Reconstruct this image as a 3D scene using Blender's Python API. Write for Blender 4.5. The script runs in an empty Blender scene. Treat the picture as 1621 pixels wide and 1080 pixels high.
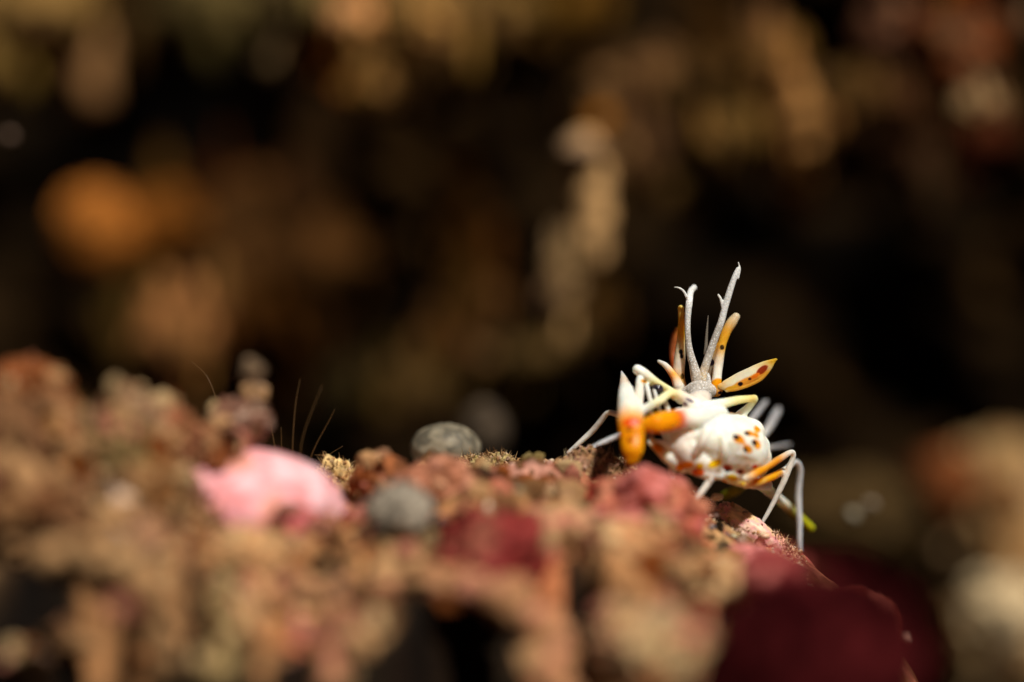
import bpy, math, random
import numpy as np
from mathutils import Vector

# ------------------------------------------------------------------ camera, light, exposure
scene = bpy.context.scene
C = scene.collection
U = 0.01                      # everything below is written in centimetres; 1 Blender unit = 1 metre
FOC = 20.0                    # camera to focus plane, cm
PXC = 1621 / 8.0              # photograph pixels per cm on the focus plane

cam = bpy.data.cameras.new('camera')
co = bpy.data.objects.new('camera', cam)
C.objects.link(co)
co.location = (0, -FOC * U, 0)
co.rotation_euler = (math.radians(90), 0, 0)
cam.sensor_width = 36
cam.sensor_fit = 'HORIZONTAL'
cam.lens = 90
cam.clip_start = 0.002
cam.clip_end = 20
cam.dof.use_dof = True
cam.dof.focus_distance = FOC * U
cam.dof.aperture_fstop = 8.2
cam.dof.aperture_blades = 9
scene.camera = co

SUN_EL, SUN_AZ = 50.0, 30.0   # elevation; azimuth left of straight behind the camera
el, az = math.radians(SUN_EL), math.radians(SUN_AZ)
sun_from = Vector((math.sin(az) * math.cos(el), -math.cos(az) * math.cos(el), math.sin(el)))
sl = bpy.data.lights.new('sun', 'SUN')
sl.energy = 5.0
sl.angle = math.radians(4)
sl.color = (1.0, 0.95, 0.87)
so = bpy.data.objects.new('sun', sl)
C.objects.link(so)
so.rotation_euler = sun_from.to_track_quat('Z', 'Y').to_euler()
so.location = (0, 0, 1)

world = bpy.data.worlds.new('World')
scene.world = world
world.use_nodes = True
wn = world.node_tree.nodes
wl = world.node_tree.links
bg = wn.get('Background') or wn.new('ShaderNodeBackground')
sky = wn.new('ShaderNodeTexSky')
sky.sky_type = 'NISHITA'
sky.sun_disc = False
sky.sun_elevation = el
sky.sun_rotation = math.radians(180) + az * -1.0
wl.new(sky.outputs[0], bg.inputs[0])
bg.inputs[1].default_value = 0.007

scene.view_settings.view_transform = 'Standard'
scene.view_settings.look = 'None'
scene.view_settings.exposure = 0
scene.view_settings.gamma = 1
scene.view_settings.use_curve_mapping = False
scene.render.engine = 'CYCLES'
scene.cycles.max_bounces = 6
scene.cycles.use_denoising = True

rng = np.random.default_rng(11)
random.seed(11)

# ------------------------------------------------------------------ helpers
def lin(c, g=1.0):
    c = np.asarray(c, float) / 255.0
    return np.where(c <= 0.04045, c / 12.92, ((c + 0.055) / 1.055) ** 2.4) * g

def P(px, py, y):
    k = (FOC + y) / FOC / PXC
    return np.array([(px - 810.5) * k, y, (540 - py) * k])

def hash3(i, j, k):
    n = (i * 374761393 + j * 668265263 + k * 2147483647) & 0xFFFFFFFF
    n = ((n ^ (n >> 13)) * 1274126177) & 0xFFFFFFFF
    n = ((n ^ (n >> 16)) * 2246822519) & 0xFFFFFFFF
    return ((n ^ (n >> 15)) & 0xFFFFFF) / float(0xFFFFFF)

def vnoise(p):
    p = np.asarray(p, float)
    i = np.floor(p).astype(np.int64)
    f = p - i
    f = f * f * f * (f * (f * 6 - 15) + 10)
    r = 0
    for a in (0, 1):
        for b in (0, 1):
            for c in (0, 1):
                w = (f[:, 0] if a else 1 - f[:, 0]) * (f[:, 1] if b else 1 - f[:, 1]) * (f[:, 2] if c else 1 - f[:, 2])
                r = r + w * hash3(i[:, 0] + a, i[:, 1] + b, i[:, 2] + c)
    return r * 2 - 1

def fbm(p, s, o=4, seed=0.0):
    p = np.asarray(p, float) * s + seed * 17.13 + 100
    r, a = 0, 1.0
    for k in range(o):
        r = r + a * vnoise(p)
        p = p * 2.03 + 5.7
        a *= 0.5
    return r

def sstep(a, b, x):
    t = np.clip((x - a) / (b - a), 0, 1)
    return t * t * (3 - 2 * t)

def mesh_from(name, v, faces, col=None, smooth=True):
    me = bpy.data.meshes.new(name)
    me.from_pydata((np.asarray(v) * U).tolist(), [], faces if isinstance(faces, list) else faces.tolist())
    if col is not None:
        a = me.color_attributes.new('Col', 'FLOAT_COLOR', 'POINT')
        c4 = np.ones((len(v), 4), np.float32)
        c4[:, :3] = np.clip(col, 0.0005, 0.85)
        a.data.foreach_set('color', c4.ravel())
    if smooth:
        me.polygons.foreach_set('use_smooth', [True] * len(me.polygons))
    me.update()
    return me

def link(name, me, mat, parent=None, loc=None):
    o = bpy.data.objects.new(name, me)
    C.objects.link(o)
    if mat:
        if len(me.materials) == 0:
            me.materials.append(mat)
    if loc is not None:
        o.location = Vector(np.asarray(loc) * U)
    if parent:
        o.parent = parent
    return o

def tag(o, label=None, cat=None, group=None, kind=None):
    if label: o['label'] = label
    if cat: o['category'] = cat
    if group: o['group'] = group
    if kind: o['kind'] = kind
    return o

# ------------------------------------------------------------------ materials
def crust_material(name, rough=0.75, speck=0.35, scale=900, bump=0.5, spec=0.35, sss=0.0, dots=None):
    m = bpy.data.materials.new(name)
    m.use_nodes = True
    n, l = m.node_tree.nodes, m.node_tree.links
    b = n['Principled BSDF']
    at = n.new('ShaderNodeAttribute'); at.attribute_name = 'Col'
    tc = n.new('ShaderNodeTexCoord')
    nz = n.new('ShaderNodeTexNoise'); nz.inputs['Scale'].default_value = scale; nz.inputs['Detail'].default_value = 5
    l.new(tc.outputs['Object'], nz.inputs['Vector'])
    mr = n.new('ShaderNodeMapRange')
    mr.inputs[1].default_value = 0.3; mr.inputs[2].default_value = 0.7
    mr.inputs[3].default_value = 1 - speck; mr.inputs[4].default_value = 1 + speck
    l.new(nz.outputs['Fac'], mr.inputs[0])
    mx = n.new('ShaderNodeMix'); mx.data_type = 'RGBA'; mx.blend_type = 'MULTIPLY'; mx.inputs['Factor'].default_value = 1
    l.new(at.outputs['Color'], mx.inputs['A']); l.new(mr.outputs[0], mx.inputs['B'])
    last = mx.outputs['Result']
    if dots:
        vo = n.new('ShaderNodeTexVoronoi'); vo.inputs['Scale'].default_value = dots[0]
        l.new(tc.outputs['Object'], vo.inputs['Vector'])
        r2 = n.new('ShaderNodeMapRange'); r2.inputs[1].default_value = dots[1]; r2.inputs[2].default_value = dots[1] * 0.6
        l.new(vo.outputs['Distance'], r2.inputs[0])
        m2 = n.new('ShaderNodeMix'); m2.data_type = 'RGBA'
        m2.inputs['B'].default_value = (*dots[2], 1)
        l.new(r2.outputs[0], m2.inputs['Factor']); l.new(last, m2.inputs['A'])
        last = m2.outputs['Result']
    l.new(last, b.inputs['Base Color'])
    b.inputs['Roughness'].default_value = rough
    b.inputs['Specular IOR Level'].default_value = spec
    if sss:
        b.inputs['Subsurface Weight'].default_value = sss
        b.inputs['Subsurface Radius'].default_value = (1.0, 0.7, 0.5)
        b.inputs['Subsurface Scale'].default_value = 0.0012
    bp = n.new('ShaderNodeBump'); bp.inputs['Strength'].default_value = bump; bp.inputs['Distance'].default_value = 0.0004
    l.new(nz.outputs['Fac'], bp.inputs['Height'])
    l.new(bp.outputs[0], b.inputs['Normal'])
    return m

M_reef = crust_material('encrusted_rock', rough=0.85, scale=1100, bump=0.7, spec=0.1)
M_far = crust_material('wall_growth', rough=0.95, scale=400, bump=0.6, spec=0.02)
M_wall = crust_material('dark_reef_wall', rough=0.95, scale=250, bump=0.6, spec=0.02)
M_pink = crust_material('coralline_crust', rough=0.6, speck=0.12, scale=1400, bump=0.35, sss=0.2, spec=0.2)
M_dull = crust_material('maroon_sponge_skin', rough=0.95, speck=0.2, scale=1600, bump=0.3, spec=0.03)
M_sponge = crust_material('sponge_skin', rough=0.6, speck=0.2, scale=1600, bump=0.5, sss=0.1, spec=0.12)
M_grain = crust_material('sand_grain', rough=0.35, speck=0.15, scale=2500, bump=0.2, spec=0.3)
M_shell = crust_material('shrimp_shell', rough=0.34, speck=0.09, scale=1800, bump=0.12, sss=0.8, spec=0.12)
M_stem = crust_material('speckled_shrimp_shell', rough=0.3, speck=0.3, scale=6000, bump=0.15, sss=0.3, spec=0.4,
                        dots=(6000, 0.36, (0.88, 0.87, 0.85)))
_b = M_stem.node_tree.nodes['Principled BSDF']
_b.inputs['Transmission Weight'].default_value = 0.12
_b.inputs['IOR'].default_value = 1.18
M_eye = crust_material('eye_cornea', rough=0.12, speck=0.2, scale=3000, bump=0.0, spec=0.7)

def glass_material(name, col, trans, rough=0.3):
    m = bpy.data.materials.new(name)
    m.use_nodes = True
    b = m.node_tree.nodes['Principled BSDF']
    b.inputs['Base Color'].default_value = (*col, 1)
    b.inputs['Roughness'].default_value = rough
    b.inputs['Alpha'].default_value = trans
    return m

M_hair = glass_material('pale_filament', tuple(lin((130, 96, 58))), 0.18, 0.4)
M_glassy = glass_material('glassy_spine', tuple(lin((150, 140, 126))), 0.4, 0.3)
def dome_material():
    m = crust_material('translucent_tunic', rough=0.6, speck=0.12, scale=1500, bump=0.15, sss=0.4)
    m.node_tree.nodes['Principled BSDF'].inputs['Alpha'].default_value = 0.7
    return m
M_dome = dome_material()

# ------------------------------------------------------------------ lumps, branches, tufts
_ico = {}
def ico(sub):
    if sub not in _ico:
        import bmesh
        bm = bmesh.new()
        bmesh.ops.create_icosphere(bm, subdivisions=sub, radius=1)
        v = np.array([x.co[:] for x in bm.verts]); f = [[q.index for q in x.verts] for x in bm.faces]
        bm.free()
        _ico[sub] = (v, f)
    return _ico[sub]

def palette(p, cols, s, seed, sharp=0.18, mott=0.28):
    """pigment: irregular patches of the given colours"""
    n = fbm(p, s, 4, seed)
    cols = [np.asarray(c) for c in cols]
    out = np.tile(cols[0], (len(p), 1))
    k = len(cols)
    for i in range(1, k):
        t = -0.75 + 1.5 * i / k
        w = sstep(t - sharp, t + sharp, n)[:, None]
        out = out * (1 - w) + cols[i] * w
    n2 = fbm(p, s * 5, 3, seed + 3)
    return out * (1 + mott * n2[:, None])

_seed = [0]
def lump_mesh(name, r, cols, rough=0.22, nub=0.0, freq=1.6, sub=5, pat=None, rot=0.0, yaw=0.0, cg=1.0, mott=0.28):
    """r: radii in cm; nub adds knobbly growth; returns a mesh centred on its origin"""
    _seed[0] += 1
    sd = _seed[0] * 1.37
    v, f = ico(sub)
    rm = float(np.mean(r))
    d = 1 + rough * fbm(v, freq, 4, sd) + rough * 0.35 * fbm(v, freq * 5, 3, sd + 9)
    if nub:
        cell = np.abs(fbm(v, freq * 3.2, 2, sd + 4))
        d = d + nub * (0.6 - cell)
    p = v * d[:, None] * np.asarray(r)
    if rot:
        c, s = math.cos(rot), math.sin(rot)
        p = np.stack([p[:, 0] * c - p[:, 2] * s, p[:, 1], p[:, 0] * s + p[:, 2] * c], 1)
    if yaw:
        c, s = math.cos(yaw), math.sin(yaw)
        p = np.stack([p[:, 0] * c - p[:, 1] * s, p[:, 0] * s + p[:, 1] * c, p[:, 2]], 1)
    col = palette(p / rm, cols, pat or 1.8, sd + 2, mott=mott) * cg
    return mesh_from(name, p, f, col)

def rings_tube(pts, rad, n=14, caps=True, ell=1.0):
    """tube along pts (k,3) with radii rad (k); ell flattens it along the view axis"""
    pts = np.asarray(pts, float); rad = np.asarray(rad, float)
    t = np.gradient(pts, axis=0)
    t /= np.linalg.norm(t, axis=1)[:, None] + 1e-9
    if caps:
        a = np.array([1.35, 1.05, 0.7, 0.35])
        s0 = [pts[0] - t[0] * rad[0] * math.sin(x) for x in a]; r0 = [rad[0] * math.cos(x) for x in a]
        s1 = [pts[-1] + t[-1] * rad[-1] * math.sin(x) for x in a[::-1]]; r1 = [rad[-1] * math.cos(x) for x in a[::-1]]
        pts = np.concatenate([s0, pts, s1]); rad = np.concatenate([r0, rad, r1])
        t = np.concatenate([[t[0]] * 4, t, [t[-1]] * 4])
    V = []
    up = np.array([0, 1.0, 0])
    for i in range(len(pts)):
        a = np.cross(t[i], up)
        if np.linalg.norm(a) < 0.15: a = np.cross(t[i], [0, 0, 1.0])
        a /= np.linalg.norm(a)
        b = np.cross(t[i], a)
        th = np.linspace(0, 2 * math.pi, n, endpoint=False)
        V.append(pts[i] + rad[i] * (np.cos(th)[:, None] * a + ell * np.sin(th)[:, None] * b))
    V = np.concatenate(V)
    F = []
    m = len(pts)
    for i in range(m - 1):
        for j in range(n):
            q = (j + 1) % n
            F.append([i * n + j, i * n + q, (i + 1) * n + q, (i + 1) * n + j])
    F.append(list(range(n))[::-1]); F.append([(m - 1) * n + j for j in range(n)])
    return V, F

def catmull(pts, per=10):
    pts = np.asarray(pts, float)
    if len(pts) == 2:
        u = np.linspace(0, 1, per + 1)[:, None]
        return pts[0] * (1 - u) + pts[1] * u
    q = np.vstack([2 * pts[0] - pts[1], pts, 2 * pts[-1] - pts[-2]])
    out = []
    for i in range(1, len(q) - 2):
        p0, p1, p2, p3 = q[i - 1:i + 3]
        for s in np.linspace(0, 1, per, endpoint=False):
            out.append(0.5 * (2 * p1 + (p2 - p0) * s + (2 * p0 - 5 * p1 + 4 * p2 - p3) * s * s + (3 * p1 - p0 - 3 * p2 + p3) * s ** 3))
    out.append(pts[-1])
    return np.array(out)

def branch(name, pts, cols, label, cat, group=None, mat=None, rough=0.25, pat=2.2, per=14, parent=None):
    """knobbly branch; pts are (px, py, y, radius px)"""
    _seed[0] += 1
    sd = _seed[0] * 1.91
    A = []
    for px, py, y, r in pts:
        A.append([*P(px, py, y), r / PXC * (FOC + y) / FOC])
    s = catmull(A, per)
    c = s[:, :3].mean(0)
    v, f = rings_tube(s[:, :3] - c, np.maximum(s[:, 3], 0.004), n=26)
    rm = float(np.mean(s[:, 3]))
    cen = np.repeat(np.concatenate([[s[0, :3]] * 4, s[:, :3], [s[-1, :3]] * 4]) - c, 26, axis=0)
    d = v - cen
    w = fbm(v / rm, 0.9, 4, sd)
    v = cen + d * (1 + rough * 1.6 * w)[:, None]
    col = palette(v / rm, cols, pat / 2, sd + 1)
    o = link(name, mesh_from(name, v, f, col), mat or M_reef, parent, c)
    if not parent: tag(o, label, cat, group)
    return o

def lump(name, px, py, y, rx, ry, cols, label, cat, group=None, mat=None, depth=None, **kw):
    """lump centred where pixel (px,py) meets depth y; rx, ry in photograph pixels"""
    k = (FOC + y) / FOC / PXC
    r = (rx * k, (depth if depth else 0.8 * min(rx, ry)) * k, ry * k)
    o = link(name, lump_mesh(name, r, cols, **kw), mat or M_reef, None, P(px, py, y))
    return tag(o, label, cat, group)

# ------------------------------------------------------------------ reef setting: ridge in front, floor and wall behind
crest_px = np.array([-700, -200, 0, 120, 280, 420, 520, 600, 680, 760, 830, 900, 950, 1000, 1060, 1120, 1160, 1200, 1250, 1300, 1370, 1440, 1520, 1640, 1900, 2400])
crest_py = np.array([760, 745, 735, 735, 745, 765, 772, 755, 745, 742, 738, 728, 736, 752, 768, 792, 812, 838, 868, 905, 965, 1050, 1200, 1420, 1750, 2000])
def crest(x):
    px = x * PXC + 810.5
    return (540 - np.interp(px, crest_px, crest_py)) / PXC

GX0, GX1, GY0, GY1, GS = -8.0, 6.5, -9.0, 4.2, 0.035
gx = np.arange(GX0, GX1, GS); gy = np.arange(GY0, GY1, GS)
X, Y = np.meshgrid(gx, gy)
xy = np.stack([X.ravel(), Y.ravel(), np.zeros(X.size)], 1)
wob = fbm(xy, 0.5, 2, 5).reshape(X.shape)
H = crest(X)
yc = Y - 0.25 * wob
yn = np.clip(yc, -20, 0)
rw = sstep(1.0, 1.9, X)
front = (1 - rw) * (0.01 * yn - 0.05 * yn * yn) + rw * (0.28 * yn - 0.01 * yn * yn)
lip = -3.95 + 0.45 * fbm(xy, 0.9, 3, 31).reshape(X.shape) + 0.75 * np.exp(-((X + 0.3) / 0.5) ** 2) + 0.5 * np.exp(-((X - 0.48) / 0.2) ** 2) + 0.6 * np.exp(-((X + 2.9) / 0.8) ** 2)
front = front - 3.2 * sstep(0.0, -0.55, Y - lip) + np.where(yc < -4.6, (yc + 4.6) * 0.5, 0)
back = np.where(yc > 0, -0.12 * yc, 0) + np.where(yc > 0.8, -1.5 * (yc - 0.8), 0)
H = H + front + back
# higher shoulder on the left, nearer the camera
H = H + 1.05 * np.exp(-(((X + 3.35) / 0.8) ** 2 + ((Y + 2.9) / 0.9) ** 2))
H = H + 0.55 * np.exp(-(((X + 2.45) / 0.5) ** 2 + ((Y + 2.5) / 0.8) ** 2))
H = H - 0.04 * sstep(-0.5, -1.6, Y)
near_focus = sstep(1.3, 0.0, np.abs(Y))
H = H + 0.16 * fbm(xy, 1.1, 4, 1).reshape(X.shape) * (1 - 0.75 * near_focus)
# encrusting colours of the rock; dark also paints shade into pits
tan, cream = lin((180, 136, 92)), lin((196, 162, 116))
pinkb, rust, brown, dark = lin((190, 120, 98)), lin((150, 82, 38)), lin((112, 78, 48)), lin((26, 20, 10))
rose, olive = lin((205, 110, 105)), lin((120, 102, 60))
col = palette(xy, [brown, pinkb, tan, rust, tan, cream], 1.3, 3).reshape(*X.shape, 3)
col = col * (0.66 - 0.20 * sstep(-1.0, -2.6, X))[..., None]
# knobs of growth: overlapping hemispheres, each with its own pigment; every fourth a shaded pit
cols_k = [tan, cream, pinkb, rust, brown, brown, rose * 0.8, olive, tan, dark]
N = 1150
kx = rng.uniform(GX0 + .4, GX1 - .4, N); ky = rng.uniform(-3.9, 0.6, N)
kr = rng.uniform(0.06, 0.22, N) * np.where(ky > -1.0, 0.5, 0.8)
for i in range(N):
    i0, i1 = np.searchsorted(gx, [kx[i] - kr[i], kx[i] + kr[i]])
    j0, j1 = np.searchsorted(gy, [ky[i] - kr[i], ky[i] + kr[i]])
    if i1 - i0 < 2 or j1 - j0 < 2: continue
    sx, sy = X[j0:j1, i0:i1], Y[j0:j1, i0:i1]
    q = ((sx - kx[i]) ** 2 + (sy - ky[i]) ** 2) / kr[i] ** 2
    q = q * (1 + 0.5 * wob[j0:j1, i0:i1] + 0.25 * np.sin(7 * np.arctan2(sy - ky[i], sx - kx[i]) + i))
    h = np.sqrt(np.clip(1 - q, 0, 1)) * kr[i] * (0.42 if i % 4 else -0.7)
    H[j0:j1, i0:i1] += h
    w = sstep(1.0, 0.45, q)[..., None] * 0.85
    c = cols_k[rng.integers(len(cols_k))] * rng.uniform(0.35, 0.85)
    if i % 4 == 0: c = dark * 2  # pits coloured dark: shade painted into the recesses
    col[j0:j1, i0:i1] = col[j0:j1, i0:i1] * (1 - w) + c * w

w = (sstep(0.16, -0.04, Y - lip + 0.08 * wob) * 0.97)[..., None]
col = col * (1 - w) + lin((20, 15, 8)) * 0.5 * w  # undercut shade below the lip, painted as near-black colour

def hz(x, y):
    i = np.clip((x - GX0) / GS, 0, len(gx) - 2); j = np.clip((y - GY0) / GS, 0, len(gy) - 2)
    a, b = int(i), int(j); u, v = i - a, j - b
    return (H[b, a] * (1 - u) + H[b, a + 1] * u) * (1 - v) + (H[b + 1, a] * (1 - u) + H[b + 1, a + 1] * u) * v

def hit(px, py, y0=-7.5, y1=3.5):
    """depth at which the sight line through a pixel first meets the ridge"""
    for y in np.arange(y0, y1, 0.03):
        p = P(px, py, y)
        if p[2] < hz(p[0], y): return y
    return 1.0

def press(px, py, rx, ry, deep):
    # flat seat for a bigger growth
    global H
    y = hit(px, py); p = P(px, py, y)
    k = (FOC + y) / FOC / PXC
    q = ((X - p[0]) / (rx * k)) ** 2 + ((Y - y) / (ry * k * 2.5)) ** 2
    H = H - deep * sstep(1.3, 0.5, q)
for a in ((400, 800, 140, 60, 0.14), (640, 800, 70, 40, 0.06)):
    press(*a)

# hollows in the front of the ridge with near-black shade painted into their colour
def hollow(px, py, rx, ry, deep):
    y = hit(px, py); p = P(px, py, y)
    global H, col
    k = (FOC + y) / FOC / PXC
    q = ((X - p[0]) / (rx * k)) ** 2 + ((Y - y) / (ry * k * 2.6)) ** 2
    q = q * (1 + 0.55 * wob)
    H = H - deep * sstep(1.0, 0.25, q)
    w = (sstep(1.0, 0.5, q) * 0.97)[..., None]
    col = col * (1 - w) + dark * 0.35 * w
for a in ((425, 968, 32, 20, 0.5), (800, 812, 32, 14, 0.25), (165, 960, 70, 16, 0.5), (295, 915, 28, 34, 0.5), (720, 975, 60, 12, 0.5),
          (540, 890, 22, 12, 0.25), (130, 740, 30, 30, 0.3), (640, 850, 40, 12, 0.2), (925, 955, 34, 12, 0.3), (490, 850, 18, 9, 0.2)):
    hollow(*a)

def stain_or_light(px, py, rx, ry, c, a=0.9):
    """patch of another colour on the ridge"""
    global col
    y = hit(px, py); p = P(px, py, y)
    k = (FOC + y) / FOC / PXC
    q = ((X - p[0]) / (rx * k)) ** 2 + ((Y - y) / (ry * k * 2.2)) ** 2
    q = q * (1 + 0.8 * wob + 0.5 * fbm(xy, 3.0, 3, px).reshape(X.shape))
    w = (sstep(1.1, 0.5, q) * a)[..., None]
    col = col * (1 - w) + np.asarray(c) * w
for s in ((1040, 910, 40, 20, rust * 0.8), (1150, 870, 50, 60, cream), (1180, 815, 40, 18, lin((238, 165, 160))), (1170, 900, 45, 25, lin((228, 140, 132))),
          (1090, 935, 60, 14, lin((130, 55, 35))), (1060, 1035, 60, 40, cream), (860, 860, 60, 50, tan), (860, 990, 40, 60, lin((190, 125, 85))),
          (150, 880, 70, 30, tan), (235, 935, 40, 40, tan), (480, 925, 90, 25, tan), (840, 745, 60, 10, lin((185, 140, 125))),
          (1100, 850, 60, 40, lin((175, 105, 75))), (985, 990, 60, 30, tan), (1220, 860, 50, 15, lin((225, 170, 130)))):
    stain_or_light(*s)
for s in ((1125, 800, 50, 20, cream), (1150, 812, 40, 14, lin((230, 190, 160)))):  # paler colour painted in to lighten ground in the shrimp's shadow
    stain_or_light(*s)
H = H + 0.02 * fbm(xy, 7.0, 4, 8).reshape(X.shape)
col = col * (1 + 0.3 * fbm(xy, 9.0, 3, 6).reshape(X.shape)[..., None])
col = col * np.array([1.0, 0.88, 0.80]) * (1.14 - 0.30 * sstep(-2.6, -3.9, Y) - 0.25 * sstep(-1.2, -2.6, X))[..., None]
nx, ny = len(gx), len(gy)
idx = np.arange(nx * ny).reshape(ny, nx)
F = np.stack([idx[:-1, :-1].ravel(), idx[:-1, 1:].ravel(), idx[1:, 1:].ravel(), idx[1:, :-1].ravel()], 1)
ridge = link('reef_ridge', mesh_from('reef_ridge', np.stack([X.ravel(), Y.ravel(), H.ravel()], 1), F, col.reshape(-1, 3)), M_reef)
tag(ridge, 'knobbly encrusted reef ridge under the shrimp', kind='structure')

def sheet(name, fn, nu, nv, cols, mat, pat, label, gain=1.0):
    u, v = np.meshgrid(np.linspace(0, 1, nu), np.linspace(0, 1, nv))
    p = fn(u.ravel(), v.ravel())
    idx = np.arange(nu * nv).reshape(nv, nu)
    F = np.stack([idx[:-1, :-1].ravel(), idx[:-1, 1:].ravel(), idx[1:, 1:].ravel(), idx[1:, :-1].ravel()], 1)
    c = palette(p, cols, pat, 21) * gain
    return tag(link(name, mesh_from(name, p, F, c), mat), label, kind='structure')

def wall_fn(u, v):
    a = (u - 0.5) * math.radians(210)
    R = 25.0
    z = -9 + v * 26
    p = np.stack([R * np.sin(a) * 1.25, -2 + R * np.cos(a), z], 1)
    n = fbm(p, 0.22, 5, 2) * 2.4 + fbm(p, 0.9, 4, 7) * 0.7
    p[:, 0] -= np.sin(a) * n; p[:, 1] -= np.cos(a) * n
    return p
sheet('reef_wall', wall_fn, 420, 220, [lin((5, 3, 2)), lin((14, 9, 4)), lin((38, 25, 11)), lin((6, 4, 2)), lin((56, 38, 18))], M_wall, 0.35, 'dark crevassed reef wall behind everything')  # near-black colours carry the lack of light back here
def floor_fn(u, v):
    p = np.stack([(u - 0.5) * 64, -24 + v * 46, np.full(u.shape, -6.0)], 1)
    p[:, 2] += fbm(p, 0.3, 5, 4) * 0.9
    return p
sheet('reef_floor', floor_fn, 220, 180, [lin((30, 22, 12)), lin((60, 44, 26)), lin((22, 15, 8))], M_wall, 0.3, 'dim rubble floor below the ridge')

# ------------------------------------------------------------------ background growth on the wall (far out of focus)
BR = [lin((70, 45, 24)), lin((96, 64, 34)), lin((58, 46, 24)), lin((84, 50, 20))]
TINT = np.array([0.92, 0.82, 0.70])
def shade(c, g=1.0): return [lin(c, g) * TINT, lin(np.array(c) * 0.75, g) * TINT, lin(np.minimum(np.array(c) * 1.15, 255), g) * TINT]
bgr = 'growth on the dark reef wall'
lump('orange_sponge', 150, 360, 14.5, 62, 68, shade((176, 112, 50), 1.0), 'round orange sponge glowing at the left of the dark wall', 'sponge', mat=M_far, sub=5, rough=0.12)
lump('brown_sponge', 255, 362, 15.15, 78, 66, shade((108, 66, 24), 0.8), 'orange brown sponge joined to the right of the round orange sponge', 'sponge', mat=M_far, sub=4)
lump('rock_outcrop', 430, 400, 16.5, 170, 115, shade((72, 48, 24)), 'wide dim brown outcrop between the orange sponge and the hanging stalk', 'rock', sub=5, nub=0.2, mat=M_far)
lump('rock_outcrop', 385, 315, 17.18, 90, 45, shade((74, 38, 12)), 'reddish brown hump on top of the wide dim outcrop', 'rock', sub=4, mat=M_far)
lump('boulder_coral', 285, 530, 12.45, 60, 75, shade((140, 98, 60), 1.1), 'tan coral head rising behind the pink crust', 'coral', sub=4, nub=0.15, mat=M_far)
lump('rock_outcrop', 210, 540, 14.48, 55, 70, shade((70, 54, 26)), 'olive rock beside the tan coral head, on its left', 'rock', sub=4, mat=M_far)
lump('rock_outcrop', 430, 540, 15.83, 90, 75, shade((62, 36, 10)), 'dark rusty rock behind the fine upright filaments', 'rock', sub=4, mat=M_far)
lump('rock_outcrop', 500, 470, 16.5, 60, 60, shade((62, 50, 26)), 'dim olive knob below the right end of the wide outcrop', 'rock', sub=4, mat=M_far)
# top of frame
lump('rock_ledge', 30, 10, 15.15, 120, 95, shade((134, 108, 64), 1.1), 'tan ledge filling the top left corner', 'rock', sub=5, nub=0.2, mat=M_far)
lump('rock_ledge', 190, 60, 16.5, 110, 60, shade((50, 38, 20)), 'dim ledge just right of the tan corner ledge', 'rock', sub=4, nub=0.2, mat=M_far)
lump('rock_ledge', 330, 10, 15.83, 75, 55, shade((86, 76, 46), 1.1), 'greyish olive ledge at the top edge, left of the bright tan cluster', 'rock', sub=4, mat=M_far)
branch('coral_finger', [(490, -30, 11.1, 32), (460, 30, 11.1, 28), (425, 90, 11.1, 18)], shade((116, 98, 70), 1.0), 'grey tan coral finger slanting down left from the top cluster', 'coral', 'coral fingers hanging from the wall', mat=M_far)
lump('coral_lump', 555, 32, 9.75, 34, 36, shade((214, 160, 108), 1.15), 'bright pinkish tan knob at the top edge', 'coral', sub=4, rough=0.12, mat=M_far)
lump('coral_clump', 520, 62, 11.78, 62, 45, shade((128, 76, 28), 1.1), 'rusty clump under the bright pinkish tan knob', 'coral', sub=5, nub=0.3, mat=M_far)
lump('coral_clump', 650, 20, 11.78, 80, 55, shade((158, 126, 74), 1.1), 'wide sandy clump at the top edge, right of the bright knob', 'coral', sub=5, nub=0.3, mat=M_far)
lump('coral_lump', 675, 50, 11.1, 36, 38, shade((150, 114, 66), 1.1), 'sandy knob hanging under the wide sandy clump', 'coral', sub=4, mat=M_far)
lump('coral_lump', 585, 128, 11.1, 32, 38, shade((136, 102, 58), 1.1), 'lone tan knob hanging lowest below the bright top knob', 'coral', sub=4, mat=M_far)
lump('coral_clump', 760, 15, 13.13, 75, 42, shade((130, 104, 58), 1.0), 'dull tan clump at the top edge above the dark gap', 'coral', sub=4, nub=0.3, mat=M_far)
lump('coral_clump', 880, 15, 13.8, 80, 34, shade((88, 64, 24), 1.0), 'dark mustard clump at the top edge, middle of the picture', 'coral', sub=4, nub=0.3, mat=M_far)
lump('coral_clump', 690, 115, 15.15, 75, 48, shade((60, 42, 20)), 'dim brown clump in the shadow under the top cluster', 'coral', sub=4, nub=0.3, mat=M_far)
# hanging stalk and the chain under it
st = branch('hanging_stalk', [(922, 236, 8.2, 28), (930, 270, 8.2, 32), (934, 330, 8.2, 31), (940, 402, 8.2, 25)], shade((186, 152, 108), 1.15), 'tall tan stalk standing in the middle of the wall', 'sponge', rough=0.12, mat=M_far)
cap = link('stalk_cap', lump_mesh('stalk_cap', (0.26, 0.22, 0.13), shade((160, 134, 108), 0.9), sub=4, rough=0.15), M_far, st)
cap.location = Vector((P(921, 236, 7.9) - np.array(st.location) / U) * U)
branch('coral_finger', [(905, 385, 10.43, 16), (888, 430, 10.43, 25), (893, 470, 10.43, 22), (880, 500, 11.1, 16)], shade((140, 116, 84), 1.5), 'beige knobbly coral finger just below left of the tall tan stalk', 'coral', 'coral fingers hanging from the wall', mat=M_far)
branch('coral_finger', [(905, 520, 12.45, 14), (860, 555, 12.45, 26), (800, 585, 13.13, 24), (770, 620, 13.8, 20)], shade((92, 74, 44), 1.4), 'olive coral branch sloping down left beneath the beige finger', 'coral', 'coral fingers hanging from the wall', mat=M_far)
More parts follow.
